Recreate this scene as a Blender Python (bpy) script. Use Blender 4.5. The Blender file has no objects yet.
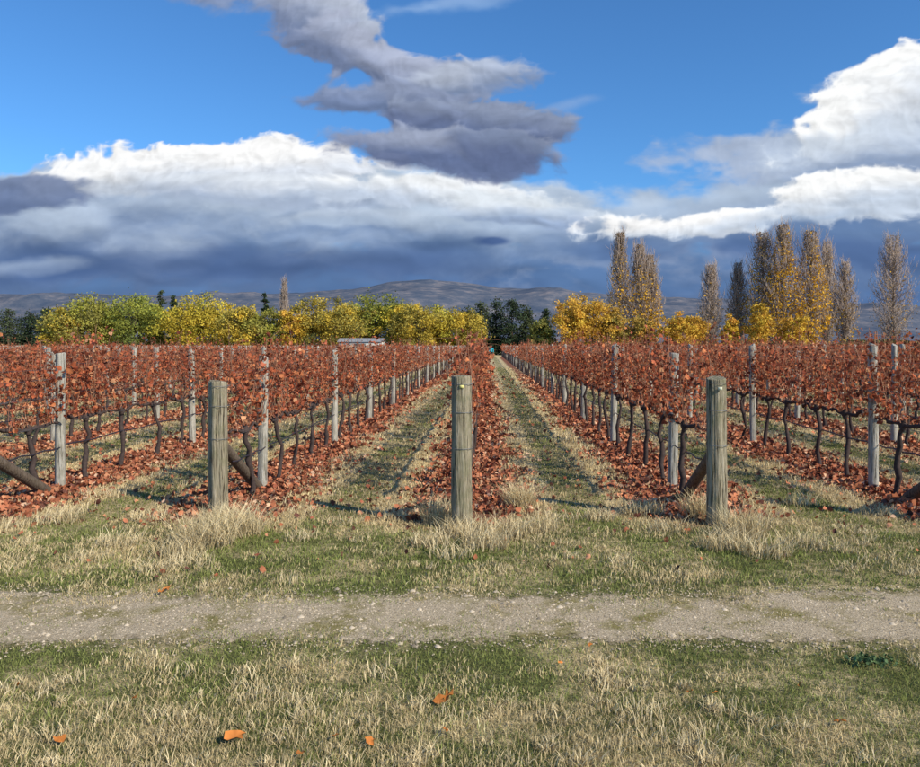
import bpy, math, random
import numpy as np
from mathutils import Vector
rng=np.random.default_rng(11); random.seed(5)
scene=bpy.context.scene
col=scene.collection
F=767.0; U0=487.0; V0=345.0; H=1.8
def gp(u,v):
    y=F*H/(v-V0); return ((u-U0)/F*y, y)
def lin(c):
    return tuple(((x/255.)/12.92 if x/255.<=0.04045 else ((x/255.+0.055)/1.055)**2.4) for x in c)

# ---------------- mesh builder
class MB:
    def __init__(s): s.V=[];s.F=[];s.M=[];s.C=[];s.n=0
    def add(s,V,Fc,mat=0,colr=(1,1,1)):
        V=np.asarray(V,float).reshape(-1,3); Fc=np.asarray(Fc,int)
        s.V.append(V); s.F.append(Fc+s.n); s.M.append(np.full(len(Fc),mat,int))
        c=np.asarray(colr,float)
        if c.ndim==1: c=np.tile(c,(len(V),1))
        s.C.append(c); s.n+=len(V)
    def mesh(s,name,mats,smooth=False):
        V=np.concatenate(s.V); C=np.concatenate(s.C)
        C=np.concatenate([np.clip(C,0,1),np.ones((len(C),1))],1)
        me=bpy.data.meshes.new(name)
        loops=np.concatenate([f.ravel() for f in s.F])
        sizes=np.concatenate([np.full(len(f),f.shape[1]) for f in s.F])
        starts=np.concatenate([[0],np.cumsum(sizes)[:-1]])
        me.vertices.add(len(V)); me.vertices.foreach_set('co',V.ravel())
        me.loops.add(len(loops)); me.loops.foreach_set('vertex_index',loops.astype(np.int32))
        me.polygons.add(len(sizes)); me.polygons.foreach_set('loop_start',starts.astype(np.int32))
        for m in mats: me.materials.append(m)
        me.polygons.foreach_set('material_index',np.concatenate(s.M).astype(np.int32))
        if smooth: me.polygons.foreach_set('use_smooth',np.ones(len(sizes),bool))
        me.update(calc_edges=True)
        a=me.color_attributes.new('tint','FLOAT_COLOR','POINT'); a.data.foreach_set('color',C.ravel())
        return me
def obj(name,me,loc=(0,0,0),parent=None,rot=(0,0,0),scale=(1,1,1)):
    o=bpy.data.objects.new(name,me); col.objects.link(o); o.location=loc; o.rotation_euler=rot; o.scale=scale
    if parent: o.parent=parent
    return o
def tube(mb,P,R,n=6,mat=0,colr=(1,1,1),cap=True):
    P=np.asarray(P,float); m=len(P); R=np.broadcast_to(np.asarray(R,float),(m,)) if np.ndim(R)<2 else R
    T=np.gradient(P,axis=0); T/=np.linalg.norm(T,axis=1)[:,None]+1e-9
    a=np.where(np.abs(T[:,2:3])<0.9,np.array([[0,0,1.]]),np.array([[1.,0,0]]))
    A=np.cross(T,a); A/=np.linalg.norm(A,axis=1)[:,None]+1e-9; B=np.cross(T,A)
    th=np.arange(n)*2*np.pi/n
    ring=A[:,None,:]*np.cos(th)[None,:,None]+B[:,None,:]*np.sin(th)[None,:,None]
    V=(P[:,None,:]+ring*np.reshape(R,(m,-1,1))).reshape(-1,3)
    i=np.arange(m-1)[:,None]*n; j=np.arange(n)[None,:]; k=(j+1)%n
    Q=np.stack([i+j,i+k,i+n+k,i+n+j],-1).reshape(-1,4)
    mb.add(V,Q,mat,colr)
    if cap:
        mb.add(np.vstack([V[-n:],P[-1]]),[[x,(x+1)%n,n] for x in range(n)],mat,colr)
def rots(N,flat=0.0):
    a=rng.normal(size=(N,3)); 
    if flat>0: a=a*(1-flat)+np.array([0,0,1.])*flat
    a/=np.linalg.norm(a,axis=1)[:,None]
    b=rng.normal(size=(N,3)); b-=a*(a*b).sum(1)[:,None]; b/=np.linalg.norm(b,axis=1)[:,None]
    return np.cross(b,a),b,a
def leaves(mb,P,S,C,n=6,curl=0.35,flat=0.0,mat=0,ragged=0.35):
    P=np.asarray(P,float); N=len(P); X,Y,Z=rots(N,flat)
    th=np.arange(n)*2*np.pi/n
    r=S[:,None]*0.5*(1-ragged+2*ragged*rng.random((N,n)))
    zz=S[:,None]*curl*(rng.random((N,n))-0.3)
    ring=P[:,None]+X[:,None]*(r*np.cos(th))[...,None]+Y[:,None]*(r*np.sin(th))[...,None]+Z[:,None]*zz[...,None]
    V=np.concatenate([ring,P[:,None]],1).reshape(-1,3)
    b=np.arange(N)[:,None]*(n+1); j=np.arange(n)[None]; k=(j+1)%n
    T=np.stack([b+j,b+k,np.broadcast_to(b+n,(N,n))],-1).reshape(-1,3)
    Cr=np.repeat(C,n+1,0)*(0.8+0.4*rng.random((N*(n+1),1)))
    mb.add(V,T,mat,Cr)
def quads(mb,P,S,C,mat=0,flat=0.0):
    N=len(P); X,Y,Z=rots(N,flat); s=S[:,None]*0.5
    V=np.stack([P-X*s,P-Y*s*0.8,P+X*s,P+Y*s*0.8],1).reshape(-1,3)
    mb.add(V,np.arange(N*4).reshape(-1,4),mat,np.repeat(C,4,0))
def vnoise(x,y,s,seed=0):
    x=np.asarray(x,float)/s+seed*17.3; y=np.asarray(y,float)/s+seed*9.7
    xi=np.floor(x);yi=np.floor(y);fx=x-xi;fy=y-yi;fx=fx*fx*(3-2*fx);fy=fy*fy*(3-2*fy)
    h=lambda a,b:np.modf(np.abs(np.sin(a*127.1+b*311.7+seed*3.1)*43758.5453))[0]
    return (h(xi,yi)*(1-fx)+h(xi+1,yi)*fx)*(1-fy)+(h(xi,yi+1)*(1-fx)+h(xi+1,yi+1)*fx)*fy
def fbm(x,y,s,seed=0,o=4):
    t=0;a=0.5;w=0
    for i in range(o): t=t+a*vnoise(x,y,s,seed+i); w+=a; a*=0.5; s*=0.5
    return t/w

# ---------------- materials
def newmat(name):
    m=bpy.data.materials.new(name); m.use_nodes=True; nt=m.node_tree
    return m,nt,nt.nodes['Principled BSDF'],nt.nodes['Material Output']
def tintmat(name,transl=0.25,nscale=0):
    m,nt,b,o=newmat(name); nt.nodes.remove(b); b=nt.nodes.new('ShaderNodeBsdfDiffuse')
    a=nt.nodes.new('ShaderNodeAttribute'); a.attribute_name='tint'
    src=a.outputs['Color']
    if nscale:
        n=nt.nodes.new('ShaderNodeTexNoise'); n.inputs['Scale'].default_value=nscale; n.inputs['Detail'].default_value=3
        g=nt.nodes.new('ShaderNodeNewGeometry'); nt.links.new(g.outputs['Position'],n.inputs['Vector'])
        mr=nt.nodes.new('ShaderNodeMapRange'); mr.inputs['To Min'].default_value=0.45; mr.inputs['To Max'].default_value=1.55
        nt.links.new(n.outputs['Fac'],mr.inputs['Value'])
        v=nt.nodes.new('ShaderNodeVectorMath'); v.operation='SCALE'
        nt.links.new(src,v.inputs[0]); nt.links.new(mr.outputs[0],v.inputs['Scale']); src=v.outputs[0]
    nt.links.new(src,b.inputs['Color'])
    nt.links.new(b.outputs[0],o.inputs['Surface'])
    if transl>0:
        t=nt.nodes.new('ShaderNodeBsdfTranslucent'); nt.links.new(src,t.inputs['Color'])
        mx=nt.nodes.new('ShaderNodeMixShader'); mx.inputs[0].default_value=transl
        nt.links.new(b.outputs[0],mx.inputs[1]); nt.links.new(t.outputs[0],mx.inputs[2]); nt.links.new(mx.outputs[0],o.inputs['Surface'])
    return m
M_leaf=tintmat('vine_leaf',0.3); M_leaffar=tintmat('vine_leaf_far',0.2); M_litter=tintmat('dry_leaf',0); M_grass=tintmat('grass_blade',0.15)
M_bark=tintmat('bark',0,30); M_tree=tintmat('tree_foliage',0.2)
M_tbark=tintmat('tree_bark',0)
M_plain=tintmat('painted',0)
def postmat(name,c1,c2,c3,moss):
    m,nt,b,o=newmat(name); L=nt.links.new
    tc=nt.nodes.new('ShaderNodeTexCoord'); oi=nt.nodes.new('ShaderNodeObjectInfo')
    ad=nt.nodes.new('ShaderNodeVectorMath'); ad.operation='ADD'
    cx=nt.nodes.new('ShaderNodeVectorMath'); cx.operation='SCALE'; cx.inputs[0].default_value=(13,7,5)
    L(oi.outputs['Random'],cx.inputs['Scale']); L(tc.outputs['Object'],ad.inputs[0]); L(cx.outputs[0],ad.inputs[1])
    mp=nt.nodes.new('ShaderNodeMapping'); mp.inputs['Scale'].default_value=(1,1,0.06); L(ad.outputs[0],mp.inputs[0])
    n=nt.nodes.new('ShaderNodeTexNoise'); n.inputs['Scale'].default_value=55; n.inputs['Detail'].default_value=6; n.inputs['Roughness'].default_value=0.65; L(mp.outputs[0],n.inputs[0])
    r=nt.nodes.new('ShaderNodeValToRGB'); L(n.outputs[0],r.inputs[0])
    e=r.color_ramp.elements; e[0].position=0.37; e[0].color=(*c1,1); e[1].position=0.68; e[1].color=(*c3,1)
    q=e.new(0.45); q.color=(*c2,1)
    n2=nt.nodes.new('ShaderNodeTexNoise'); n2.inputs['Scale'].default_value=7; n2.inputs['Detail'].default_value=5; L(ad.outputs[0],n2.inputs[0])
    mr=nt.nodes.new('ShaderNodeMapRange'); mr.inputs[1].default_value=0.49; mr.inputs[2].default_value=0.65; mr.inputs[4].default_value=0.55; L(n2.outputs[0],mr.inputs[0])
    mx=nt.nodes.new('ShaderNodeMix'); mx.data_type='RGBA'; L(mr.outputs[0],mx.inputs['Factor']); L(r.outputs[0],mx.inputs['A']); mx.inputs['B'].default_value=(*moss,1)
    L(mx.outputs['Result'],b.inputs['Base Color']); b.inputs['Roughness'].default_value=0.9; b.inputs['Specular IOR Level'].default_value=0.2
    bp=nt.nodes.new('ShaderNodeBump'); bp.inputs['Strength'].default_value=1.0; bp.inputs['Distance'].default_value=0.03; L(n.outputs[0],bp.inputs['Height']); L(bp.outputs[0],b.inputs['Normal'])
    return m
M_end=postmat('weathered_end_post_wood',(0.04,0.03,0.02),(0.28,0.235,0.155),(0.50,0.43,0.31),(0.21,0.20,0.11))
M_line=postmat('weathered_line_post_wood',(0.10,0.09,0.075),(0.40,0.37,0.31),(0.62,0.58,0.50),(0.27,0.25,0.19))
M_brace=postmat('brace_wood',(0.05,0.035,0.025),(0.15,0.11,0.08),(0.24,0.19,0.14),(0.12,0.09,0.06))
m,nt,b,o=newmat('galvanised_wire'); b.inputs['Base Color'].default_value=(0.25,0.25,0.25,1); b.inputs['Metallic'].default_value=0.6; b.inputs['Roughness'].default_value=0.5; M_wire=m
m,nt,b,o=newmat('drip_pipe'); b.inputs['Base Color'].default_value=(0.03,0.025,0.035,1); b.inputs['Roughness'].default_value=0.5; M_drip=m

RS=2.57; RX=-0.25
# ---------------- ground
def build_ground():
    m,nt,b,o=newmat('ground_grass_and_litter'); L=nt.links.new; N=nt.nodes.new
    g=N('ShaderNodeNewGeometry'); s=N('ShaderNodeSeparateXYZ'); L(g.outputs['Position'],s.inputs[0])
    def M(op,a,b2=None,c=None):
        x=N('ShaderNodeMath'); x.operation=op
        for i,v in enumerate((a,b2,c)):
            if v is None: continue
            if isinstance(v,(int,float)): x.inputs[i].default_value=v
            else: L(v,x.inputs[i])
        return x.outputs[0]
    def noise(sc,det=5,rough=0.6):
        n=N('ShaderNodeTexNoise'); n.inputs['Scale'].default_value=sc; n.inputs['Detail'].default_value=det; n.inputs['Roughness'].default_value=rough; L(g.outputs['Position'],n.inputs[0]); return n.outputs[0]
    def mr(v,a,b2,lo=0,hi=1):
        x=N('ShaderNodeMapRange'); x.interpolation_type='SMOOTHSTEP'; L(v,x.inputs[0])
        for i,q in enumerate((a,b2,lo,hi)): x.inputs[i+1].default_value=q
        return x.outputs[0]
    def mix(f,a,b2):
        x=N('ShaderNodeMix'); x.data_type='RGBA'
        L(f,x.inputs['Factor'])
        for k,v in (('A',a),('B',b2)):
            if isinstance(v,tuple): x.inputs[k].default_value=(*v,1)
            else: L(v,x.inputs[k])
        return x.outputs['Result']
    X,Y=s.outputs[0],s.outputs[1]
    t=M('FRACT',M('ADD',M('DIVIDE',M('SUBTRACT',X,RX),RS),0.5+100))
    rd=M('MULTIPLY',M('ABSOLUTE',M('SUBTRACT',t,0.5)),RS)
    n1=noise(1.3,3); n2=noise(9,4); n3=noise(60,4,0.7)
    fine=mix(mr(n3,0.35,0.65),(0.06,0.065,0.022),(0.20,0.20,0.065))
    straw=mix(mr(n3,0.3,0.7),(0.36,0.27,0.13),(0.78,0.62,0.34))
    patch=mr(M('ADD',M('MULTIPLY',n1,0.6),M('MULTIPLY',n2,0.4)),0.45,0.62)
    base=mix(patch,fine,straw)
    inv=mr(Y,7.2,8.6)
    trk=mr(M('ADD',rd,M('MULTIPLY',M('SUBTRACT',n2,0.5),0.5)),1.15,0.92)
    alley=mix(M('ADD',M('MULTIPLY',trk,0.70),0.28),base,straw)
    base=mix(inv,base,alley)
    lit=mix(mr(n3,0.35,0.65),(0.12,0.045,0.028),(0.36,0.15,0.085))
    lm=mr(M('ADD',rd,M('MULTIPLY',M('SUBTRACT',n2,0.5),0.8)),0.66,0.40)
    inl=mr(M('ADD',Y,M('MULTIPLY',n1,0.8)),7.7,8.2)
    far=mr(Y,122,119)
    base=mix(M('MULTIPLY',M('MULTIPLY',lm,inl),far),base,lit)
    L(base,b.inputs['Base Color']); b.inputs['Roughness'].default_value=0.95; b.inputs['Specular IOR Level'].default_value=0.1
    bp=N('ShaderNodeBump'); bp.inputs['Strength'].default_value=0.8; bp.inputs['Distance'].default_value=0.03; L(n3,bp.inputs['Height']); L(bp.outputs[0],b.inputs['Normal'])
    mb=MB(); S=9500; mb.add([(-S,-S,0),(S,-S,0),(S,S,0),(-S,S,0)],[[0,1,2,3]]); obj('ground',mb.mesh('ground',[m]))
build_ground()

PY0,PY1=4.66,5.52
def pathedges(x):
    z=x*0
    lo=PY0+0.26*(fbm(x,z,1.1,3)-0.5)+0.16*(fbm(x,z,0.22,5,3)-0.5)
    hi=PY1+0.34*(fbm(x,z+50,1.5,8)-0.5)+0.20*(fbm(x,z+9,0.25,2,3)-0.5)
    return lo,hi
def build_path():
    m,nt,b,o=newmat('gravel'); L=nt.links.new; N=nt.nodes.new
    g=N('ShaderNodeNewGeometry')
    n=N('ShaderNodeTexNoise'); n.inputs['Scale'].default_value=80; n.inputs['Detail'].default_value=5; n.inputs['Roughness'].default_value=0.8; L(g.outputs[0],n.inputs[0])
    n2=N('ShaderNodeTexNoise'); n2.inputs['Scale'].default_value=2.6; n2.inputs['Detail'].default_value=7; n2.inputs['Roughness'].default_value=.65; L(g.outputs[0],n2.inputs[0])
    r=N('ShaderNodeValToRGB'); e=r.color_ramp.elements; e[0].position=0.32; e[0].color=(0.24,0.17,0.095,1); e[1].position=0.66; e[1].color=(0.80,0.65,0.44,1); L(n.outputs[0],r.inputs[0])
    r2=N('ShaderNodeValToRGB'); e=r2.color_ramp.elements; e[0].position=0.38; e[0].color=(0.55,0.57,0.34,1); e[1].position=0.52; e[1].color=(1,1,1,1); L(n2.outputs[0],r2.inputs[0])
    mx=N('ShaderNodeMix'); mx.data_type='RGBA'; mx.blend_type='MULTIPLY'; mx.inputs['Factor'].default_value=1; L(r.outputs[0],mx.inputs['A']); L(r2.outputs[0],mx.inputs['B'])
    L(mx.outputs['Result'],b.inputs['Base Color']); b.inputs['Roughness'].default_value=0.95; b.inputs['Specular IOR Level'].default_value=0.1
    bp=N('ShaderNodeBump'); bp.inputs['Strength'].default_value=0.8; bp.inputs['Distance'].default_value=0.02; L(n.outputs[0],bp.inputs['Height']); L(bp.outputs[0],b.inputs['Normal'])
    # worn edge: gravel thins out into the grass
    at=N('ShaderNodeAttribute'); at.attribute_name='tint'
    n3=N('ShaderNodeTexNoise'); n3.inputs['Scale'].default_value=14; n3.inputs['Detail'].default_value=6; n3.inputs['Roughness'].default_value=.7; L(g.outputs[0],n3.inputs[0])
    ad=N('ShaderNodeMath'); ad.operation='MULTIPLY_ADD'; L(n3.outputs[0],ad.inputs[0]); ad.inputs[1].default_value=1.6; L(at.outputs['Fac'],ad.inputs[2])
    mr=N('ShaderNodeMapRange'); L(ad.outputs[0],mr.inputs[0]); mr.inputs[1].default_value=1.15; mr.inputs[2].default_value=1.40
    tr=N('ShaderNodeBsdfTransparent'); ms=N('ShaderNodeMixShader'); L(mr.outputs[0],ms.inputs[0]); L(tr.outputs[0],ms.inputs[1]); L(b.outputs[0],ms.inputs[2]); L(ms.outputs[0],o.inputs[0])
    xs=np.arange(-40,40,0.05); lo,hi=pathedges(xs); mb=MB(); k=len(xs)
    V=[];C=[]
    for yy,c in ((lo-.16,0),(lo+.10,.75),((lo+hi)/2,.9),(hi-.12,.75),(hi+.20,0)):
        V.append(np.stack([xs,yy,0*xs+0.004],1)); C.append(np.full((k,3),c))
    i=np.arange(k-1)[None]+np.arange(4)[:,None]*k
    mb.add(np.concatenate(V),np.stack([i,i+1,k+i+1,k+i],-1).reshape(-1,4),0,np.concatenate(C)); obj('gravel_path',mb.mesh('gravel_path',[m]))
    mb=MB(); n=12000; x=rng.uniform(-6,6,n); lo,hi=pathedges(x); q=rng.random(n); q=.5+(q-.5)*(1+.25*rng.random(n)); y=lo-0.1+(hi-lo+0.2)*q
    s=rng.uniform(0.003,0.009,n)*(1+1.6*(rng.random(n)<0.04)); c=np.array([0.60,0.49,0.35])*(0.35+0.8*rng.random((n,1)))
    a=rng.random(n)*6.28; th=np.arange(5)*2*np.pi/5
    ring=np.stack([x[:,None]+s[:,None]*np.cos(th+a[:,None])*rng.uniform(.7,1.3,(n,5)),y[:,None]+s[:,None]*np.sin(th+a[:,None])*rng.uniform(.7,1.3,(n,5)),np.full((n,5),0.004)],-1)
    top=np.stack([x,y,0.005+s*0.7],-1)[:,None]
    V=np.concatenate([ring,top],1).reshape(-1,3); bb=np.arange(n)[:,None]*6; j=np.arange(5)[None]; kk=(j+1)%5
    T=np.stack([bb+j,bb+kk,np.broadcast_to(bb+5,(n,5))],-1).reshape(-1,3); mb.add(V,T,0,np.repeat(c,6,0))
    obj('gravel_stones',mb.mesh('gravel_stones',[M_plain]))
build_path()

# ---------------- grass
GREEN=np.array([0.18,0.215,0.055]); GREEN2=np.array([0.34,0.36,0.12]); STRAW=np.array([0.82,0.65,0.37]); STRAW2=np.array([0.50,0.39,0.20])
def blades(mb,x,y,h,w,C,lean=0.7):
    N=len(x); a=rng.random(N)*6.283; ph=a+1.2+rng.random(N)*2
    lx=np.cos(a)*h*lean*rng.random(N); ly=np.sin(a)*h*lean*rng.random(N)
    sx=np.cos(ph)*w/2; sy=np.sin(ph)*w/2; z0=np.full(N,-0.003)
    A=np.stack([x-sx,y-sy,z0],1);B=np.stack([x+sx,y+sy,z0],1)
    Mi=np.stack([x+lx*.35,y+ly*.35,h*0.6],1); sd=np.stack([sx,sy,0*sx],1)*0.7
    T=np.stack([x+lx,y+ly,h],1)
    V=np.stack([A,B,Mi+sd,Mi-sd,T],1).reshape(-1,3); b=np.arange(N)*5
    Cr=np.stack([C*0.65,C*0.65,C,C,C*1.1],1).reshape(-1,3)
    n0=mb.n
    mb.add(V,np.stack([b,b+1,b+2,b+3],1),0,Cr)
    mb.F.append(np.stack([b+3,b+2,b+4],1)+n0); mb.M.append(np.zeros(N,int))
def rowdist(x): return np.abs(np.mod((x-RX)/RS+0.5,1)-0.5)*RS
def strawp(x,y):
    n=fbm(x,y,0.9,1); n2=fbm(x,y,0.25,6)
    p=0.28+1.9*(n-0.5)+1.8*(n2-0.5)
    p=p+np.clip((4.2-y)*.35,0,.25)+np.clip((y-6.6)*.35,0,.25)
    inv=np.clip((y-7.2)/0.8,0,1); rd=rowdist(x)
    alley=np.where(rd+.3*(n2-.5)<0.97,0.99,0.35+1.8*(n-0.5))+np.where((x<RX)&(x>RX-RS),0.25,0)
    return np.clip(p*(1-inv)+alley*inv,0,1)
def gcol(x,y,n):
    p=strawp(x,y); isx=rng.random(n)<p; k=rng.random((n,1))
    g=GREEN*(1-k)+GREEN2*k; s=STRAW2*(1-k)+STRAW*k
    return np.where(isx[:,None],s,g)*(0.65+0.55*rng.random((n,1))),isx
mb=MB()
def region(y0,y1,dens,h0,h1,w):
    W0=0.70*y1+1.0; n=int(dens*(y1-y0)*2*W0); x=rng.uniform(-W0,W0,n); y=rng.uniform(y0,y1,n)
    k=(np.abs(x)<0.68*y+1.0); x=x[k];y=y[k];n=len(x)
    lo,hi=pathedges(x); onp=(y>lo+0.0)&(y<hi-0.0)
    edge=np.minimum(np.abs(y-lo),np.abs(y-hi))
    pn=fbm(x,y,0.22,12)
    keep=((~onp)&((edge>.16)|(pn>.44)|(rng.random(n)<.25)))|((rng.random(n)<0.7)&(edge<0.2)&(pn>0.52))|(onp&(rng.random(n)<0.2)&(pn>0.57))
    rd=rowdist(x); keep&=~((y>7.9)&(rd<0.45)&(rng.random(n)<0.85))
    dn=fbm(x,y,0.5,20); keep&=(rng.random(n)<0.35+1.3*dn)
    x=x[keep];y=y[keep];n=len(x); C,isx=gcol(x,y,n)
    C=C*(0.75+0.5*fbm(x,y,0.4,71))[:,None]
    C=C*np.where((y>8)&(rowdist(x)>.97),.85,1.08)[:,None]
    h=rng.uniform(h0,h1,n)*(0.6+0.9*fbm(x,y,0.3,31))*np.where(isx,1.2,1)
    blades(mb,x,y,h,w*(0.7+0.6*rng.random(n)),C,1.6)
region(2.8,3.9,8500,0.010,0.032,0.0032)
region(3.9,5.7,5500,0.010,0.026,0.004)
region(5.7,8.2,3400,0.012,0.036,0.006)
region(8.2,14,1500,0.015,0.035,0.010)
region(14,30,240,0.02,0.05,0.02)
region(30,60,40,0.03,0.06,0.045)
obj('grass',mb.mesh('grass',[M_grass]))
mb=MB()
def tuft(x,y,r,h,n,pale=1.0):
    a=rng.random(n)*6.283; q=r*np.sqrt(rng.random(n)); px=x+np.cos(a)*q; py=y+np.sin(a)*q*0.8
    k=rng.random((n,1)); C=(STRAW2*(1-k)+np.array([.90,.74,.46])*k)*(0.8+0.4*rng.random((n,1)))*pale
    blades(mb,px,py,h*(0.35+0.75*rng.random(n)),np.full(n,0.004+0.0004*y),C,1.5)
for (u,v,r,h,n) in [(205,545,.26,.30,480),(238,535,.22,.32,380),(222,524,.22,.22,260),(180,555,.22,.17,220),(120,545,.22,.14,220),(60,522,.25,.16,220),(105,497,.25,.12,150),(10,528,.2,.12,100),(150,520,.2,.12,120),(190,565,.2,.12,140),(90,560,.2,.1,120),
    (438,524,.16,.30,320),(462,536,.22,.20,300),(485,548,.2,.2,260),(520,507,.16,.30,320),(430,545,.18,.16,180),(508,538,.18,.2,230),(395,520,.14,.1,100),(540,530,.18,.16,160),(450,556,.2,.12,140),
    (742,538,.22,.30,440),(722,548,.22,.2,280),(765,555,.22,.18,260),(697,517,.14,.28,280),(642,514,.24,.18,300),(600,520,.18,.14,180),(830,550,.15,.12,110),(560,520,.2,.1,110),(800,505,.2,.15,120),(880,515,.2,.12,120),(160,570,.2,.1,160),(300,540,.15,.1,80),(340,525,.2,.1,100),(670,530,.2,.12,150),(800,545,.2,.12,130)]:
    x,y=gp(u,v); tuft(x,y,r,h,int(n*1.3))
for i in range(560):
    y=rng.uniform(8,30); x=rng.uniform(-0.7*y,0.7*y); 
    rr=np.round((x-RX)/RS); x=RX+rr*RS+rng.choice([-1,1])*rng.uniform(0.45,0.95)
    tuft(x,y,rng.uniform(.1,.25),rng.uniform(.05,.13),45)
for i in range(460):
    y=rng.uniform(2.8,4.4) if rng.random()<0.65 else rng.uniform(5.6,7.6); x=rng.uniform(-0.72*y,0.72*y)
    if fbm(x,y,0.9,1)<0.49: continue
    tuft(x,y,rng.uniform(.03,.15),rng.uniform(.025,.075),int(rng.uniform(20,80)))
obj('dry_grass_tufts',mb.mesh('dry_grass_tufts',[M_grass]))
mb=MB()
x0,y0=gp(868,664); n=200; a=rng.random(n)*6.28; q=np.sqrt(rng.random(n))*(0.7+0.3*np.sin(5*a))
P=np.stack([x0+np.cos(a)*q*.2,y0+np.sin(a)*q*.1,0.012+rng.random(n)*0.03],1)
leaves(mb,P,rng.uniform(.010,.026,n),np.array([0.12,0.18,0.08])*(0.5+rng.random((n,1))),5,0.3,0.4)
obj('weed_plant',mb.mesh('weed_plant',[M_grass]))

# ---------------- leaf colours
def vinecol(n):
    pal=np.array([[.47,.13,.06],[.31,.085,.045],[.60,.22,.095],[.18,.055,.035],[.66,.34,.18],[.50,.15,.08]])
    i=rng.choice(len(pal),n,p=[.28,.23,.16,.13,.07,.13]); return pal[i]*(0.7+0.6*rng.random((n,1)))
def littercol(n):
    pal=np.array([[.38,.135,.07],[.26,.085,.05],[.52,.24,.13],[.44,.165,.085],[.58,.37,.24],[.14,.06,.045]])
    i=rng.choice(len(pal),n,p=[.26,.23,.15,.15,.08,.13]); return pal[i]*(0.7+0.6*rng.random((n,1)))
mb=MB()
def litter(y0,y1,dens,s0,s1,n6):
    W=0.7*y1+1.5; n=int(dens*(y1-y0)*2*W); x=rng.uniform(-W,W,n); y=rng.uniform(y0,y1,n)
    rd=rowdist(x)+0.9*(fbm(x,y,0.6,40)-0.5)
    pr=np.where(rd<0.55,1.0,np.where(rd<0.78,0.22,0.03))*np.clip((y-7.7-0.9*(fbm(x,y,.5,44)-.5))/0.5,0,1)
    pr=pr*(np.abs(x)<0.7*y+1.5); k=rng.random(n)<pr; x=x[k];y=y[k];n=len(x)
    P=np.stack([x,y,0.01+0.035*rng.random(n)],1)
    leaves(mb,P,rng.uniform(s0,s1,n),littercol(n),n6,0.5,0.4)
litter(7.4,13,480,.03,.072,6); litter(13,22,180,.055,.095,5); litter(22,45,40,.10,.17,4)
n=480; y=rng.uniform(5.7,8.0,n); x=rng.uniform(-6,6,n)
k=rng.random(n)<np.clip((y-5.2)/2.8,0,1)**2; x=x[k];y=y[k];n=len(x)
leaves(mb,np.stack([x,y,np.full(n,.03)],1),rng.uniform(.025,.055,n),littercol(n),6,0.5,0.4)
for (u,v,s) in [(235,744,.085),(840,727,.05),(447,702,.08),(440,706,.06),(167,593,.07),(135,703,.04),(690,697,.04),(715,699,.04),(60,745,.05),(370,748,.05),(335,742,.04),(445,736,.04),(160,596,.05),(590,650,.03),(300,760,.04),(20,690,.03),(560,668,.03),(800,690,.03)]:
    x,y=gp(u,v); leaves(mb,np.array([[x,y,.03]]),np.array([s*.9]),np.array([[.68,.24,.06]])*rng.uniform(.7,1.1),11,0.45,0.8,ragged=.4)
obj('fallen_leaves',mb.mesh('fallen_leaves',[M_litter]))

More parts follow.
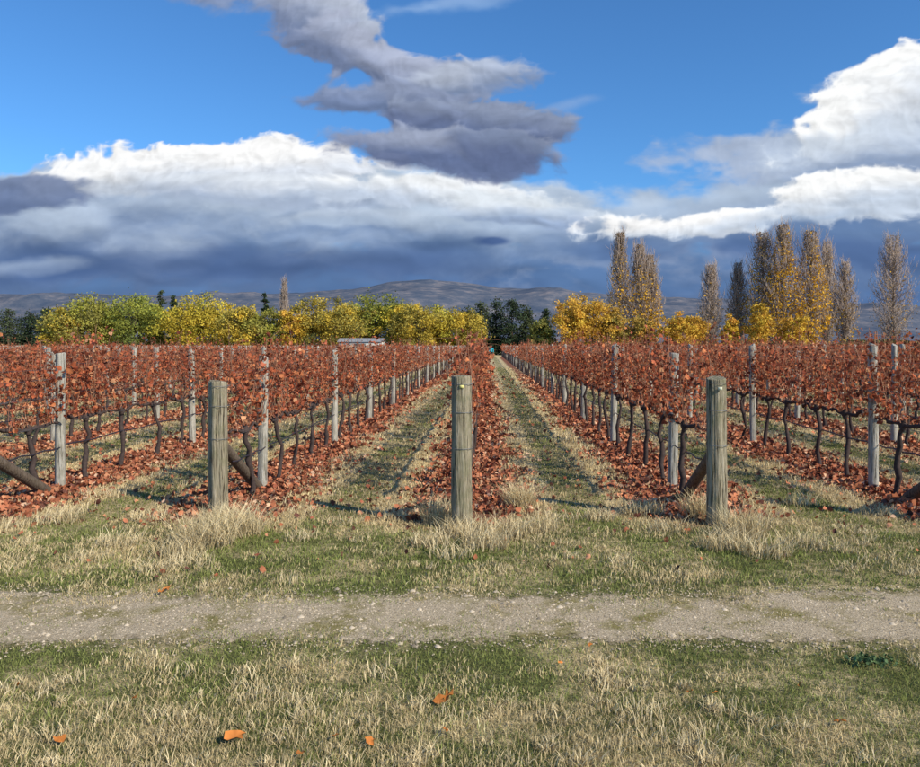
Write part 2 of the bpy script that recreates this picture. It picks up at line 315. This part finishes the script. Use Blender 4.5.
# ---------------- vines
CANE=(0.32,0.16,0.10)
def vineseg(L,lod):
    mb=MB(); dark=(0.075,0.055,0.05)
    nv=max(1,int(round(L/1.1)))
    for i in range(nv):
        y=(i+0.5)*L/nv+rng.uniform(-.12,.12); m=8 if lod==0 else 4
        z=np.linspace(-0.02,0.80,m); P=np.stack([np.cumsum(rng.normal(0,.022,m)),y+np.cumsum(rng.normal(0,.035,m)),z],1)
        P[:,0]-=P[-1,0]*np.linspace(0,1,m)
        tube(mb,P,np.linspace(.036,.024,m)*rng.uniform(.7,1.3,m),7 if lod==0 else 4,1,dark)
        if lod==0:
            tube(mb,[P[-1]+(0,0,-.05),P[-1],P[-1]+(0,0,.06)],[.03,.05,.025],7,1,dark)
        for sgn in (-1,1):
            m2=7 if lod==0 else 3; l=L/nv*0.5; t=np.linspace(0,1,m2)
            Q=np.stack([P[-1,0]*(1-t)+rng.normal(0,.012,m2),P[-1,1]+sgn*l*t,0.80+0.05*t+rng.normal(0,.018,m2)],1); Q[0]=P[-1]
            tube(mb,Q,np.linspace(.026,.015,m2)*rng.uniform(.7,1.4,m2),5 if lod==0 else 3,1,dark)
    nc=int(L*([16,10,6][lod])); Lp=[]
    for i in range(nc):
        y=rng.uniform(0,L); top=rng.uniform(1.42,1.76) if rng.random()<.82 else rng.uniform(1.76,2.02)
        m=6 if lod==0 else 3; t=np.linspace(0,1,m)
        P=np.stack([rng.normal(0,.03)+np.cumsum(rng.normal(0,.045 if lod==0 else .06,m)),y+np.cumsum(rng.normal(0,.05,m)),0.84+(top-.84)*t],1)
        if lod<2: tube(mb,P,np.linspace(.0055,.003,m)*(1 if lod==0 else 1.6),3,1,np.array(CANE)*rng.uniform(.6,1.5),cap=False)
        full=rng.random()
        k=int([19,9,7][lod]*(0.3+1.2*full)); tt=np.power(rng.random(k),0.85)*0.97
        if k==0: continue
        Pc=np.stack([np.interp(tt,t,P[:,j]) for j in range(3)],1)+rng.normal(0,1,(k,3))*np.array([.08,.055,.05])
        Lp.append(Pc)
        if lod==0 and rng.random()<0.8:
            a=P[rng.integers(1,m)]; d=rng.normal(0,.17,3); d[2]=abs(d[2])*rng.choice([-.6,1])
            tube(mb,[a,a+d*0.6,a+d+np.array([0,0,-.05])],[.0035,.003,.002],3,1,CANE,cap=False)
    Lp=np.concatenate(Lp); n=len(Lp); Lp[:,2]=np.maximum(Lp[:,2],0.66+.1*rng.random(n))
    S=rng.uniform(.028,.068,n)*[1,1.35,1.75][lod]
    if lod==0: leaves(mb,Lp,S,vinecol(n),7,0.7,0,0,.5)
    else: leaves(mb,Lp,S,vinecol(n),5 if lod==1 else 4,0.6,0,0,.4)
    t=np.linspace(0,L,7 if lod==0 else 3)
    if lod<2:
        tube(mb,np.stack([0*t+.03,t,.52-0.02*np.sin(t/L*np.pi*3)**2],1),.009,4,2,cap=False)
        for zz in (0.80,1.15,1.5): tube(mb,[(0.04,0,zz),(0.04,L,zz)],.0018*(1+lod),3,3,cap=False)
    return mb.mesh('vine_segment',[M_leaf if lod==0 else M_leaffar,M_bark,M_drip,M_wire])
segs={0:[vineseg(4.4,0) for _ in range(7)],1:[vineseg(4.4,1) for _ in range(5)],2:[vineseg(4.4,2) for _ in range(4)]}
shorts=[vineseg(1.3,0) for _ in range(3)]
def postmesh(r,h,mat,n=20,rings=9,rough=0.05,name='post'):
    mb=MB(); z=np.concatenate([np.linspace(-0.1,h-0.02,rings),[h-0.006,h]]); m=len(z)
    base=1+rough*rng.normal(0,1,n)
    R=r*base[None,:]*(1+0.25*rough*rng.normal(0,1,(m,n)))*np.linspace(1.05,0.98,m)[:,None]
    for c in rng.integers(0,n,3): R[:,c]*=0.84
    R[-1]*=0.88
    P=np.stack([np.cumsum(rng.normal(0,.0015,m)),np.cumsum(rng.normal(0,.0015,m)),z],1)
    tube(mb,P,R,n,0); return mb.mesh(name,[mat])
lineposts=[postmesh(.058,h,M_line,14,7,.04,'line_post') for h in (1.66,1.7,1.74,1.80)]
farpost=postmesh(.058,1.74,M_line,6,2,.0,'line_post_far')
ENDY={-2:8.0,-1:8.22,0:7.46,1:7.67,2:7.6}; ENDX={-1:-2.87,0:-0.243,1:2.30}
for i in range(-44,42):
    x=RX+RS*i; row=None
    zs=1.0 if i<1 else 1.06
    def inview(y): return (-0.66*(y+4.4)-4)<x<(0.60*(y+4.4)+4)
    for k in range(-1,25):
        y=9.7+4.4*k
        if not inview(max(y,9)): continue
        if row is None:
            row=bpy.data.objects.new('grapevine_row',None); col.objects.link(row); row.location=(x,0,0)
        if k==-1:
            obj('vines',random.choice(shorts),(0,8.4,0),row,scale=(random.choice((-1,1)),1,zs))
        else:
            lod=0 if y<25 else (1 if y<52 else 2)
            obj('vines',random.choice(segs[lod]),(0,y,0),row,scale=(random.choice((-1,1)),1,zs*random.uniform(.96,1.05)))
            if y<32:
                o=obj('wooden_line_post',lineposts[3] if i==2 and k==0 else random.choice(lineposts[:3] if i<1 else lineposts),(x+random.uniform(-.02,.02),y-0.02,0),rot=(random.uniform(-.02,.02),random.uniform(-.02,.02),random.random()*6))
                if i==0 and k==0: o.scale=(1,1,.8)
            else: obj('line_post',farpost,(0,y,0),row)
    if abs(i)<=5:
        ey=ENDY.get(i,7.8+random.uniform(-.15,.15)); ex=ENDX.get(i,x); h={-1:1.41,0:1.50,1:1.47}.get(i,1.45)
        e=bpy.data.objects.new('wooden_end_post',None); col.objects.link(e); e.location=(ex,ey,0)
        obj('post',postmesh(.098,h,M_end,26,14,.03,'end_post'),parent=e,rot=(0,random.uniform(-.012,.012),random.random()*6))
        mb=MB(); t=np.linspace(0,1,5)[:,None]; A=np.array([0,0.08,0.72]);B=np.array([0.02,1.35,0.02])
        tube(mb,A*(1-t)+B*t,.062,12,0); obj('brace',mb.mesh('brace',[M_brace]),parent=e)
        mb=MB()
        for zz,ty in ((0.80,9.7),(1.15,9.7),(1.42 if h>1.45 else 1.36,9.7)):
            tube(mb,[(0.04,0,zz),(x-ex+0.04,ty-ey,min(zz*1.02,1.5))],.0022,4,0,cap=False)
            tube(mb,[(0.104*math.cos(a),0.104*math.sin(a),zz) for a in np.linspace(0,6.283,17)],.003,4,0,cap=False)
        obj('wires',mb.mesh('wires',[M_wire]),parent=e)
        if i in (0,1):
            mb=MB(); w,hh=.020,.014
            c=(0.75,0.66,0.25) if i==0 else (0.6,0.6,0.45)
            mb.add([(-w,-.108,-hh),(w,-.108,-hh),(w,-.108,hh),(-w,-.108,hh),(-w,-.098,-hh),(w,-.098,-hh),(w,-.098,hh),(-w,-.098,hh)],[[0,1,2,3],[0,4,5,1],[3,2,6,7],[0,3,7,4],[1,5,6,2]],0,c)
            obj('tag',mb.mesh('tag',[M_plain]),(0,0,h-0.10),e)

# ---------------- trees
def broadleaf(Ht,W,cA,cB,seed,ncl=60,nl=5200,ls=.36):
    global rng; rng=np.random.default_rng(seed); mb=MB(); bark=(0.16,0.13,0.10)
    t=np.linspace(0,1,5); P=np.stack([rng.normal(0,.1,5)*t,rng.normal(0,.1,5)*t,t*Ht*.6],1); tube(mb,P,np.linspace(.022,.009,5)*Ht,7,1,bark)
    d=rng.normal(size=(ncl,3)); d/=np.linalg.norm(d,axis=1)[:,None]; r=(rng.random(ncl)**.4)[:,None]*.90
    bump=(1+0.10*np.sin(3*np.arctan2(d[:,1],d[:,0])+seed)+0.10*rng.normal(size=ncl))[:,None]
    Cc=d*r*bump*np.array([W/2,W/2,Ht*.44])+np.array([0,0,Ht*.52])
    Cc[:,2]=np.clip(Cc[:,2],Ht*.10,Ht*.97)
    for c in Cc[:28]:
        a=P[2]*.5+P[3]*.5; a=np.array([a[0],a[1],min(a[2],c[2]*.7)]); mid=(a+c)/2+np.array([0,0,.05*Ht]); tube(mb,[a,mid,c],[.009*Ht,.005*Ht,.002*Ht],4,1,bark,cap=False)
    per=nl//ncl
    for c in Cc:
        k=int(per*rng.uniform(.6,1.4)); g=rng.normal(0,1,(k,3))*W*rng.uniform(.045,.075)*np.array([1,1,.8])
        f=np.clip(rng.random()*.9+.25*(c[2]/Ht-.5),0,1); base=np.array(cA)*(1-f)+np.array(cB)*f
        quads(mb,c+g,rng.uniform(.5,1.2,k)*ls,base*(rng.uniform(.5,1.15)+.4*rng.random((k,1))))
    return mb.mesh('deciduous_tree',[M_tree,M_tbark])
def conifer(Ht,W,cA,seed,nl=4200):
    global rng; rng=np.random.default_rng(seed); mb=MB()
    tube(mb,[(0,0,0),(0,0,Ht*.5),(0,0,Ht*.98)],[Ht*.02,Ht*.012,.03],6,1,(0.07,.05,.04))
    nb=80; 
    for i in range(nb):
        h=rng.uniform(.08,.97); R=W/2*(1-h)**.55*rng.uniform(.6,1.15); a=rng.random()*6.28
        k=int(nl/nb*(.4+1.2*(1-h))); t=rng.random(k)**.7
        P=np.stack([np.cos(a)*R*t,np.sin(a)*R*t,Ht*h-R*.25*t],1)+rng.normal(0,1,(k,3))*np.array([.06,.06,.035])*W*.8
        quads(mb,P,rng.uniform(.2,.4,k),np.array(cA)*(rng.uniform(.5,1.2)+.4*rng.random((k,1))),flat=.3)
        tube(mb,[(0,0,Ht*h),(np.cos(a)*R,np.sin(a)*R,Ht*h-R*.2)],[.05,.02],3,1,(0.07,.05,.04),cap=False)
    return mb.mesh('conifer_tree',[M_tree,M_tbark])
def poplar(Ht,W,seed,yel=0.0,stems=1,leafn=1500):
    global rng; rng=np.random.default_rng(seed); mb=MB(); bk=np.array([.38,.30,.25])
    for s in range(stems):
        sx=(s-(stems-1)/2)*W*.5; hs=Ht*(1 if s==0 else rng.uniform(.8,.97)); Ws=W/(1 if stems==1 else 1.35)
        tube(mb,[(sx,0,0),(sx+.1,0,hs*.5),(sx,0,hs*.97)],[.35,.18,.03],6,1,bk*.8)
        n=480
        for i in range(n):
            h=rng.uniform(.05,.86); a=rng.random()*6.28; l=hs*rng.uniform(.08,.20)
            env=Ws/2*min(1,2.2*h+.3)*(1-max(0,h-.45)/.55*.75)*rng.uniform(.35,1.2)
            p0=np.array([sx,0,hs*h]); p1=p0+np.array([np.cos(a)*env*.65,np.sin(a)*env*.65,l*.4]); p2=p0+np.array([np.cos(a)*env,np.sin(a)*env,l])
            tube(mb,[p0,p1,p2],[.06,.035,.016],3,1,bk*rng.uniform(.6,1.3),cap=False)
            for j in range(3):
                q=p1+(p2-p1)*rng.random(); tube(mb,[q,q+np.array([rng.normal(0,.3),rng.normal(0,.3),rng.uniform(.5,1.4)])],[.028,.012],3,1,bk*rng.uniform(.8,1.5),cap=False)
        k=leafn; h=rng.random(k)**1.0; a=rng.random(k)*6.28
        env=Ws/2*np.minimum(1,2.6*h+.35)*(1-np.clip(h-.35,0,1)/.65*.75)*np.sqrt(rng.random(k))
        P=np.stack([sx+np.cos(a)*env,np.sin(a)*env,hs*(.06+.93*h)],1)
        isY=rng.random(k)<yel*np.clip(1.8-1.9*h,0.08,1)
        C=np.where(isY[:,None],np.array([.80,.46,.05]),np.array([.40,.30,.21]))*(.6+.6*rng.random((k,1)))
        cl=fbm(a*2,h*12,1.0,seed%50)>.36
        quads(mb,P[cl],rng.uniform(.16,.36,k)[cl]*np.where(isY[cl],1.5,1),C[cl])
    return mb.mesh('poplar_tree',[M_tree,M_tbark])
YG=(.36,.35,.055);YL=(.66,.47,.065);OL=(.29,.26,.075);OR=(.62,.35,.07);GR=(.16,.20,.055);DG=(.03,.045,.022)
T=[(82,62,294,128,OL,YG),(62,38,306,126,YL,OL),(100,46,293,133,YG,OL),(134,56,291,130,GR,YG),(155,30,303,134,OL,YG),
 (186,50,296,130,YL,YG),(212,52,295,134,YL,YG),(240,40,303,128,YL,OL),(264,42,305,130,OL,YG),(292,30,300,130,YL,OR),(312,44,296,132,YL,OL),
 (340,44,301,128,OL,YL),(378,58,290,136,YG,GR),(355,40,303,134,YL,OL),(418,48,304,128,OL,YL),(440,46,303,131,YL,YG),(466,40,308,130,OL,YL),(400,36,302,133,YG,YL),
 (572,40,296,130,OR,YL),(592,46,292,132,YL,OR),(612,26,306,131,OR,OL),(640,34,318,134,OR,OL),(678,32,310,130,OR,YL),(692,30,313,132,YL,OR),(730,18,315,128,YL,OR),(760,28,306,127,YL,OR),(795,26,312,128,YL,OR),
 (404,28,299,139,OL,GR),(540,24,318,131,OL,GR)]
for j,(u,w,v,d,a,b2) in enumerate(T):
    Ht=(V0-v)/F*d+H; W=w/F*d*1.15
    obj('deciduous_tree',broadleaf(Ht*1.03,W,a,b2,100+j,ncl=int(50+w*.7),nl=int(4200+w*80)),((u-U0)/F*d,d,0),rot=(0,0,j))
for j,(u,w,v,d) in enumerate([(8,40,309,140),(30,38,311,142),(46,30,308,138),(161,14,289,142),(174,12,294,143),(265,12,290,143),(480,34,299,139),(496,40,296,141),(512,36,298,138),(526,30,304,140),(546,20,308,139),(468,34,305,136),(-14,34,310,141)]):
    Ht=(V0-v)/F*d+H; obj('conifer_tree',conifer(Ht,w/F*d*1.4,(.05,.072,.038) if j%3 else (.08,.10,.05),300+j),((u-U0)/F*d,d,0))
for j,(u,w,v,d,ye,st) in enumerate([(630,34,231,150,.6,2),(650,24,254,151,.7,1),(711,24,264,152,.1,1),(738,22,262,153,.2,1),(763,38,231,150,.7,1),(797,48,223,147,1.5,2),(836,32,240,150,.2,2),(893,38,234,150,.12,1),(284,9,281,160,.0,1)]):
    Ht=(V0-v)/F*d+H; obj('poplar_tree',poplar(Ht,w/F*d*1.15,400+j,ye,st,(500 if w<12 else (5400 if ye>1 else 4200 if ye>.4 else 2200))),((u-U0)/F*d,d,0))
rng=np.random.default_rng(77)
mb=MB(); n=24000; x=rng.uniform(-105,95,n); hh=1.7+1.9*fbm(x,x*0,7,3)+np.where(x>5,-.4,0)
z=hh*np.sqrt(rng.random(n)); y=144+rng.normal(0,1.0,n)
k=fbm(x,x*0+3,14,9)[:,None]; C=(np.array(DG)*1.6*(1-k)+np.array([.22,.17,.06])*k)*(.5+rng.random((n,1)))
quads(mb,np.stack([x,y,z],1),rng.uniform(.3,.7,n),C); obj('distant_hedge',mb.mesh('distant_hedge',[M_tree]))

# ---------------- hills
def hills():
    us=np.array([-700,-300,0,80,200,300,350,395,430,470,500,560,610,700,800,920,1300,1800]);vs=np.array([300,298,296,297,297,294,290,283,281,284,288,292,297,302,304,307,302,305])
    m,nt,b,o=newmat('hazed_hill_tussock'); L=nt.links.new; N=nt.nodes.new
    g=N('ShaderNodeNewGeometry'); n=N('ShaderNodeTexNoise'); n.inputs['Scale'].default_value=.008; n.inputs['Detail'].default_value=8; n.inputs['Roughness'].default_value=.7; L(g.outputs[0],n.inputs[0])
    r=N('ShaderNodeValToRGB'); e=r.color_ramp.elements; e[0].position=.36; e[0].color=(.06,.085,.13,1); e[1].position=.68; e[1].color=(.24,.215,.22,1); q=e.new(.52); q.color=(.11,.125,.16,1); L(n.outputs[0],r.inputs[0])  # blue-grey distance haze is mixed into these slope colours
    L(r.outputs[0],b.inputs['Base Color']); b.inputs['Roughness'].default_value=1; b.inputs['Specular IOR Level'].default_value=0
    na,nr=420,26; az=np.linspace(-1.15,1.15,na); mb=MB(); V=np.zeros((nr,na,3))
    uu=U0+F*np.tan(az); vv=np.interp(uu,us,vs)
    for j in range(nr):
        t=j/(nr-1); d=3200+2000*t; yy=d*np.ones(na); xx=np.tan(az)*yy
        top=(V0-vv)/F*5200+H+ (fbm(uu,uu*0,60,2)-.5)*26+(fbm(uu,uu*0,14,5)-.5)*14
        prof=np.sin(t*np.pi/2)**1.15
        rid=(fbm(xx,yy,500,7)-.5)*150*np.sin(t*np.pi)
        V[j]=np.stack([xx,yy,top*prof+rid-4*(1-t)],-1)
    i=np.arange(nr-1)[:,None]*na; k=np.arange(na-1)[None]
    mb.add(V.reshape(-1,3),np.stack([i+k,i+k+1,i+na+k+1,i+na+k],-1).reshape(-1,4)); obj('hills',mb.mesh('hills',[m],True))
hills()

# ---------------- farm shed in the distance
sh=bpy.data.objects.new('farm_shed',None); col.objects.link(sh); d=123; sh.location=((362-U0)/F*d,d,0)
def box(mb,x0,x1,y0,y1,z0,z1,c):
    mb.add([(x0,y0,z0),(x1,y0,z0),(x1,y1,z0),(x0,y1,z0),(x0,y0,z1),(x1,y0,z1),(x1,y1,z1),(x0,y1,z1)],[[0,1,5,4],[1,2,6,5],[2,3,7,6],[3,0,4,7],[4,5,6,7]],0,c)
mb=MB(); box(mb,-3.4,3.4,-2,2,0,2.3,(.45,.45,.42)); obj('walls',mb.mesh('walls',[M_plain]),parent=sh)
mb=MB(); mb.add([(-3.6,-2.2,2.28),(3.6,-2.2,2.28),(3.6,0,2.9),(-3.6,0,2.9),(3.6,2.2,2.28),(-3.6,2.2,2.28)],[[0,1,2,3],[3,2,4,5]],0,(.30,.31,.32)); obj('roof',mb.mesh('roof',[M_plain]),parent=sh)
mb=MB(); box(mb,-.9,.9,-2.03,-1.99,0,2.0,(.10,.12,.12)); obj('door',mb.mesh('door',[M_plain]),parent=sh)

# ---------------- person
def person(loc):
    e=bpy.data.objects.new('person',None); col.objects.link(e); e.location=loc
    def flat(name,c):
        m,nt,b,o=newmat(name); n=nt.nodes.new('ShaderNodeTexNoise'); n.inputs['Scale'].default_value=12
        r=nt.nodes.new('ShaderNodeValToRGB'); r.color_ramp.elements[0].color=tuple(x*.8 for x in c)+(1,); r.color_ramp.elements[1].color=tuple(min(1,x*1.15) for x in c)+(1,)
        nt.links.new(n.outputs[0],r.inputs[0]); nt.links.new(r.outputs[0],b.inputs['Base Color']); b.inputs['Roughness'].default_value=.8; return m
    def skin(name,vs,es,rs,mat):
        me=bpy.data.meshes.new(name); me.from_pydata(vs,es,[]); me.materials.append(mat); o=obj(name,me,parent=e)
        md=o.modifiers.new('s','SKIN'); 
        for i,r in enumerate(rs): me.skin_vertices[0].data[i].radius=(r if isinstance(r,tuple) else (r,r))
        me.skin_vertices[0].data[0].use_root=True; md.use_smooth_shade=True
        s=o.modifiers.new('ss','SUBSURF'); s.levels=2; s.render_levels=2
    jm=flat('teal_jacket',(.03,.40,.50)); tm=flat('dark_trousers',(.04,.045,.06)); sm=flat('skin',(.45,.27,.19)); hm=flat('hair',(.05,.035,.02))
    skin('jacket',[(0,0,.92),(0,0,1.15),(0,0,1.38),(0,0,1.48),(-.19,0,1.40),(-.27,.02,1.14),(-.25,-.10,.92),(.19,0,1.40),(.27,.02,1.14),(.25,-.10,.92)],[(0,1),(1,2),(2,3),(2,4),(4,5),(5,6),(2,7),(7,8),(8,9)],[(.17,.12),(.15,.11),(.18,.12),.07,.075,.055,.042,.075,.055,.042],jm)
    skin('trousers',[(0,0,.93),(-.09,0,.84),(-.11,-.02,.48),(-.11,.02,.08),(.09,0,.84),(.12,-.03,.48),(.14,.0,.08)],[(0,1),(1,2),(2,3),(0,4),(4,5),(5,6)],[(.15,.11),.095,.07,.05,.095,.07,.05],tm)
    skin('head',[(0,0,1.46),(0,-.005,1.54),(0,-.015,1.60),(0,-.01,1.68),(0,0,1.74)],[(0,1),(1,2),(2,3),(3,4)],[.05,.055,.082,.09,.055],sm)
    skin('hair',[(0,.03,1.62),(0,.03,1.70),(0,.01,1.76)],[(0,1),(1,2)],[.08,.092,.06],hm)
    for sx in (-1,1):
        skin('hand',[(sx*.25,-.11,.90),(sx*.25,-.13,.83)],[(0,1)],[.03,.035],sm)
        for f,(dx,l) in enumerate(((-.03,.06),(-.01,.075),(.01,.07),(.03,.055))):
            skin('finger',[(sx*.25+dx,-.14,.82),(sx*.25+dx,-.15,.82-l*.5),(sx*.25+dx,-.14,.82-l)],[(0,1),(1,2)],[.009,.009,.007],sm)
        skin('thumb',[(sx*.25-sx*.02,-.14,.87),(sx*.25-sx*.05,-.17,.83)],[(0,1)],[.01,.008],sm)
        x=-.11 if sx<0 else .14
        skin('shoe',[(x,.04,.05),(x,-.08,.045),(x,-.19,.035)],[(0,1),(1,2)],[.05,.05,.035],hm)
person((0.50,92,0))

# ---------------- camera
cam=bpy.data.cameras.new('camera'); co=bpy.data.objects.new('camera',cam); col.objects.link(co)
co.location=(0,0,H); co.rotation_euler=(math.pi/2,0,0); cam.sensor_width=36; cam.lens=36*F/920
cam.shift_x=-(U0-460)/920; cam.shift_y=-(383.5-V0)/920; cam.clip_end=20000; cam.clip_start=0.05
scene.camera=co
# ---------------- sun + sky
EL=math.radians(35); S=Vector((1.6,-1.2,0)).normalized()*math.cos(EL); S.z=math.sin(EL)
sl=bpy.data.lights.new('sun','SUN'); sl.energy=5.0; sl.angle=math.radians(.5); sl.color=(1,.91,.74)
so=bpy.data.objects.new('sun',sl); col.objects.link(so); so.rotation_euler=S.to_track_quat('Z','Y').to_euler()
w=bpy.data.worlds.new('World'); scene.world=w; w.use_nodes=True; nt=w.node_tree; N=nt.nodes.new; L=nt.links.new
bg=nt.nodes['Background']; bg.inputs[1].default_value=.1
sky=N('ShaderNodeTexSky'); sky.sky_type='NISHITA'; sky.sun_disc=False; sky.sun_elevation=EL; sky.sun_rotation=math.atan2(S.x,S.y); sky.altitude=300; sky.air_density=1.0; sky.dust_density=.3; sky.ozone_density=2.0
vm=N('ShaderNodeVectorMath'); vm.operation='MULTIPLY'; vm.inputs[1].default_value=(.60,1.13,1.62); L(sky.outputs[0],vm.inputs[0]); L(vm.outputs[0],bg.inputs[0])
def build_sky():
    R=8600.
    az=np.concatenate([np.radians(np.linspace(-80,-42,90)[:-1]),np.radians(np.linspace(-42,38,1300)),np.radians(np.linspace(38,80,90)[1:])])
    el=np.concatenate([np.linspace(-.005,math.radians(26),460),np.radians(np.linspace(26,50,60)[1:])])
    A,E=np.meshgrid(az,el)
    u=U0+F*np.tan(np.clip(A,-1.3,1.3)); v=V0-F*np.tan(E)/np.cos(A)
    wx=(fbm(u,v*1.6,150,1,3)-.5)*70+(fbm(u,v*1.5,30,5,3)-.5)*14
    wy=(fbm(u+500,v*1.6,150,2,3)-.5)*24+(fbm(u+90,v*1.5,30,6,3)-.5)*8
    x=u+wx; y=v+wy
    def N1(x,y,o=6): return fbm(x*.38,y,34,21,o)-.5
    def billow(x,y,o=6):
        t=0;a=.5;s=40;W=0
        for i in range(o):
            t=t+a*np.abs(2*vnoise(x*.65,y,s,40+i)-1); W+=a; a*=.55; s*=.5
        return t/W-.5
    n1=N1(x,y); nb=billow(x,y)
    lit1=(N1(x,y,3)-N1(x+6,y-8,3))*3.5; litb=(billow(x+3,y-6,5)-billow(x,y,5))*2.2
    fine=fbm(u*.5,v,9,60,4)-.5
    col_=np.zeros(A.shape+(3,)); al=np.zeros(A.shape)
    def sm(t): t=np.clip(t,0,1); return t*t*(3-2*t)
    BL=[
     (420,345,3000,116,0,(92,124,170),(68,96,146),.16,.35,1,0),
     (120,228,330,64,0,(182,197,217),(96,121,162),.20,1.3,.98,.3),
     (440,224,200,44,-2,(192,207,225),(108,134,174),.22,1.3,.97,.4),
     (900,178,320,78,14,(172,187,212),(100,126,168),.22,1.3,.97,.3),
     (700,220,270,36,3,(176,194,217),(102,130,172),.26,1.1,.97,.2),
     (230,167,122,18,0,(255,255,255),(216,223,234),.15,1.5,1,1),
     (130,177,70,17,5,(252,253,254),(194,205,221),.18,1.5,.95,1),
     (290,193,100,12,-4,(226,233,242),(166,181,205),.35,1.8,.85,.6),
     (30,191,72,18,0,(118,134,168),(98,116,154),.22,1.2,.95,.5),
     (420,195,78,12,-2,(246,249,252),(190,203,222),.25,1.8,.95,.9),
     (505,212,60,14,-4,(228,236,244),(152,172,204),.28,1.8,.92,.8),
     (385,219,80,7,3,(196,210,228),(176,193,215),.55,2,.7,.3),
     (845,140,80,26,22,(190,204,224),(150,170,200),.4,1.6,.85,.6),
     (912,96,96,35,27,(254,255,255),(206,215,228),.18,1.5,1,1),
     (890,144,105,22,15,(206,217,231),(142,162,194),.4,1.6,.9,.6),
     (868,197,92,19,9,(254,255,255),(196,208,224),.2,1.6,.98,1),
     (690,227,80,11,1,(254,254,254),(208,218,231),.22,1.8,.98,1),
     (780,223,60,8,5,(214,224,237),(170,188,212),.45,2,.8,.6),
     (640,205,110,6,4,(196,212,232),(170,190,216),.6,2,.6,.1),
     (830,256,240,13,-2,(80,108,156),(74,102,150),.6,1,.7,0),
     (190,264,280,18,0,(78,104,150),(72,98,145),.6,1,.75,0),
     (20,263,66,7,2,(160,178,203),(132,152,184),.6,1.8,.6,.2),
     (235,-10,85,20,-14,(190,199,215),(132,148,180),.4,1.7,.92,.7),
     (335,26,85,25,-22,(184,193,211),(118,132,164),.22,1.7,.96,.9),
     (400,64,78,24,-20,(172,180,202),(110,124,156),.22,1.7,.97,.9),
     (475,78,46,15,8,(180,190,209),(128,144,175),.3,1.8,.92,.9),
     (405,98,70,17,-4,(140,152,180),(112,126,158),.3,1.7,.93,.9),
     (490,124,70,20,-6,(138,150,176),(98,112,148),.22,1.6,.98,.9),
     (465,152,95,17,-3,(152,162,186),(100,114,150),.24,1.6,.98,.9),
     (515,150,45,14,-8,(118,132,162),(96,110,146),.35,1.5,.9,.6),
     (430,8,60,6,10,(180,206,236),(165,196,232),.8,2.5,.4,.2),
     (570,106,26,5,12,(150,176,214),(130,165,214),.8,2.2,.5,.2),
     (484,243,18,4,0,(70,98,150),(70,98,150),.5,.9,.9,0)]
    for (bu,bv,ru,rv,rot,ct,cbm,soft,amt,alpha,pf) in BL:
        c,s=math.cos(math.radians(rot)),math.sin(math.radians(rot)); dx=x-bu; dy=-(y-bv)
        lx=(dx*c+dy*s)/ru; ly=(-dx*s+dy*c)/rv
        n=n1*(1-pf)*1.3+nb*pf*1.1+fine*.25
        d=np.sqrt(lx*lx+ly*ly)+n*amt
        m=sm((1+soft-d)/(2*soft))*alpha
        sh=sm((ly+n1*1.4-fine*.3+.8)/1.6)
        C=np.array(lin(cbm))*(1-sh[...,None])+np.array(lin(ct))*sh[...,None]
        lt=(lit1*(1-pf)*.22+litb*pf*.45)  # lit tops, shaded bases and sunward relief are painted into the cloud colour
        C=C*np.clip(1+lt,.74,1.26)[...,None]
        col_=col_*(1-m[...,None])+C*m[...,None]; al=al*(1-m)+m
    cc=np.clip(col_/np.maximum(al,1e-4)[...,None],0,1)
    V=np.stack([R*np.sin(A),R*np.cos(A),R*np.tan(E)],-1).reshape(-1,3)
    nr,na=A.shape; i=np.arange(nr-1)[:,None]*na; k=np.arange(na-1)[None]
    Q=np.stack([i+k,i+k+1,i+na+k+1,i+na+k],-1).reshape(-1,4)
    Q=Q[al.ravel()[Q].max(1)>.004]
    me=bpy.data.meshes.new('sky'); me.vertices.add(len(V)); me.vertices.foreach_set('co',V.ravel())
    me.loops.add(Q.size); me.loops.foreach_set('vertex_index',Q.ravel().astype(np.int32))
    me.polygons.add(len(Q)); me.polygons.foreach_set('loop_start',(np.arange(len(Q))*4).astype(np.int32)); me.update(calc_edges=True)
    a=me.color_attributes.new('cloud','FLOAT_COLOR','POINT'); a.data.foreach_set('color',np.concatenate([cc.reshape(-1,3),al.reshape(-1,1)],1).ravel())
    m=bpy.data.materials.new('cloud_layer'); m.use_nodes=True; t=m.node_tree; t.nodes.clear()
    at=t.nodes.new('ShaderNodeAttribute'); at.attribute_name='cloud'; em=t.nodes.new('ShaderNodeEmission'); tr=t.nodes.new('ShaderNodeBsdfTransparent'); mx=t.nodes.new('ShaderNodeMixShader'); o=t.nodes.new('ShaderNodeOutputMaterial')
    t.links.new(at.outputs['Color'],em.inputs[0]); t.links.new(at.outputs['Alpha'],mx.inputs[0]); t.links.new(tr.outputs[0],mx.inputs[1]); t.links.new(em.outputs[0],mx.inputs[2]); t.links.new(mx.outputs[0],o.inputs[0])
    m.cycles.emission_sampling='NONE'
    me.materials.append(m); obj('sky',me)
build_sky()
scene.view_settings.view_transform='Standard'; scene.view_settings.look='None'; scene.view_settings.exposure=0
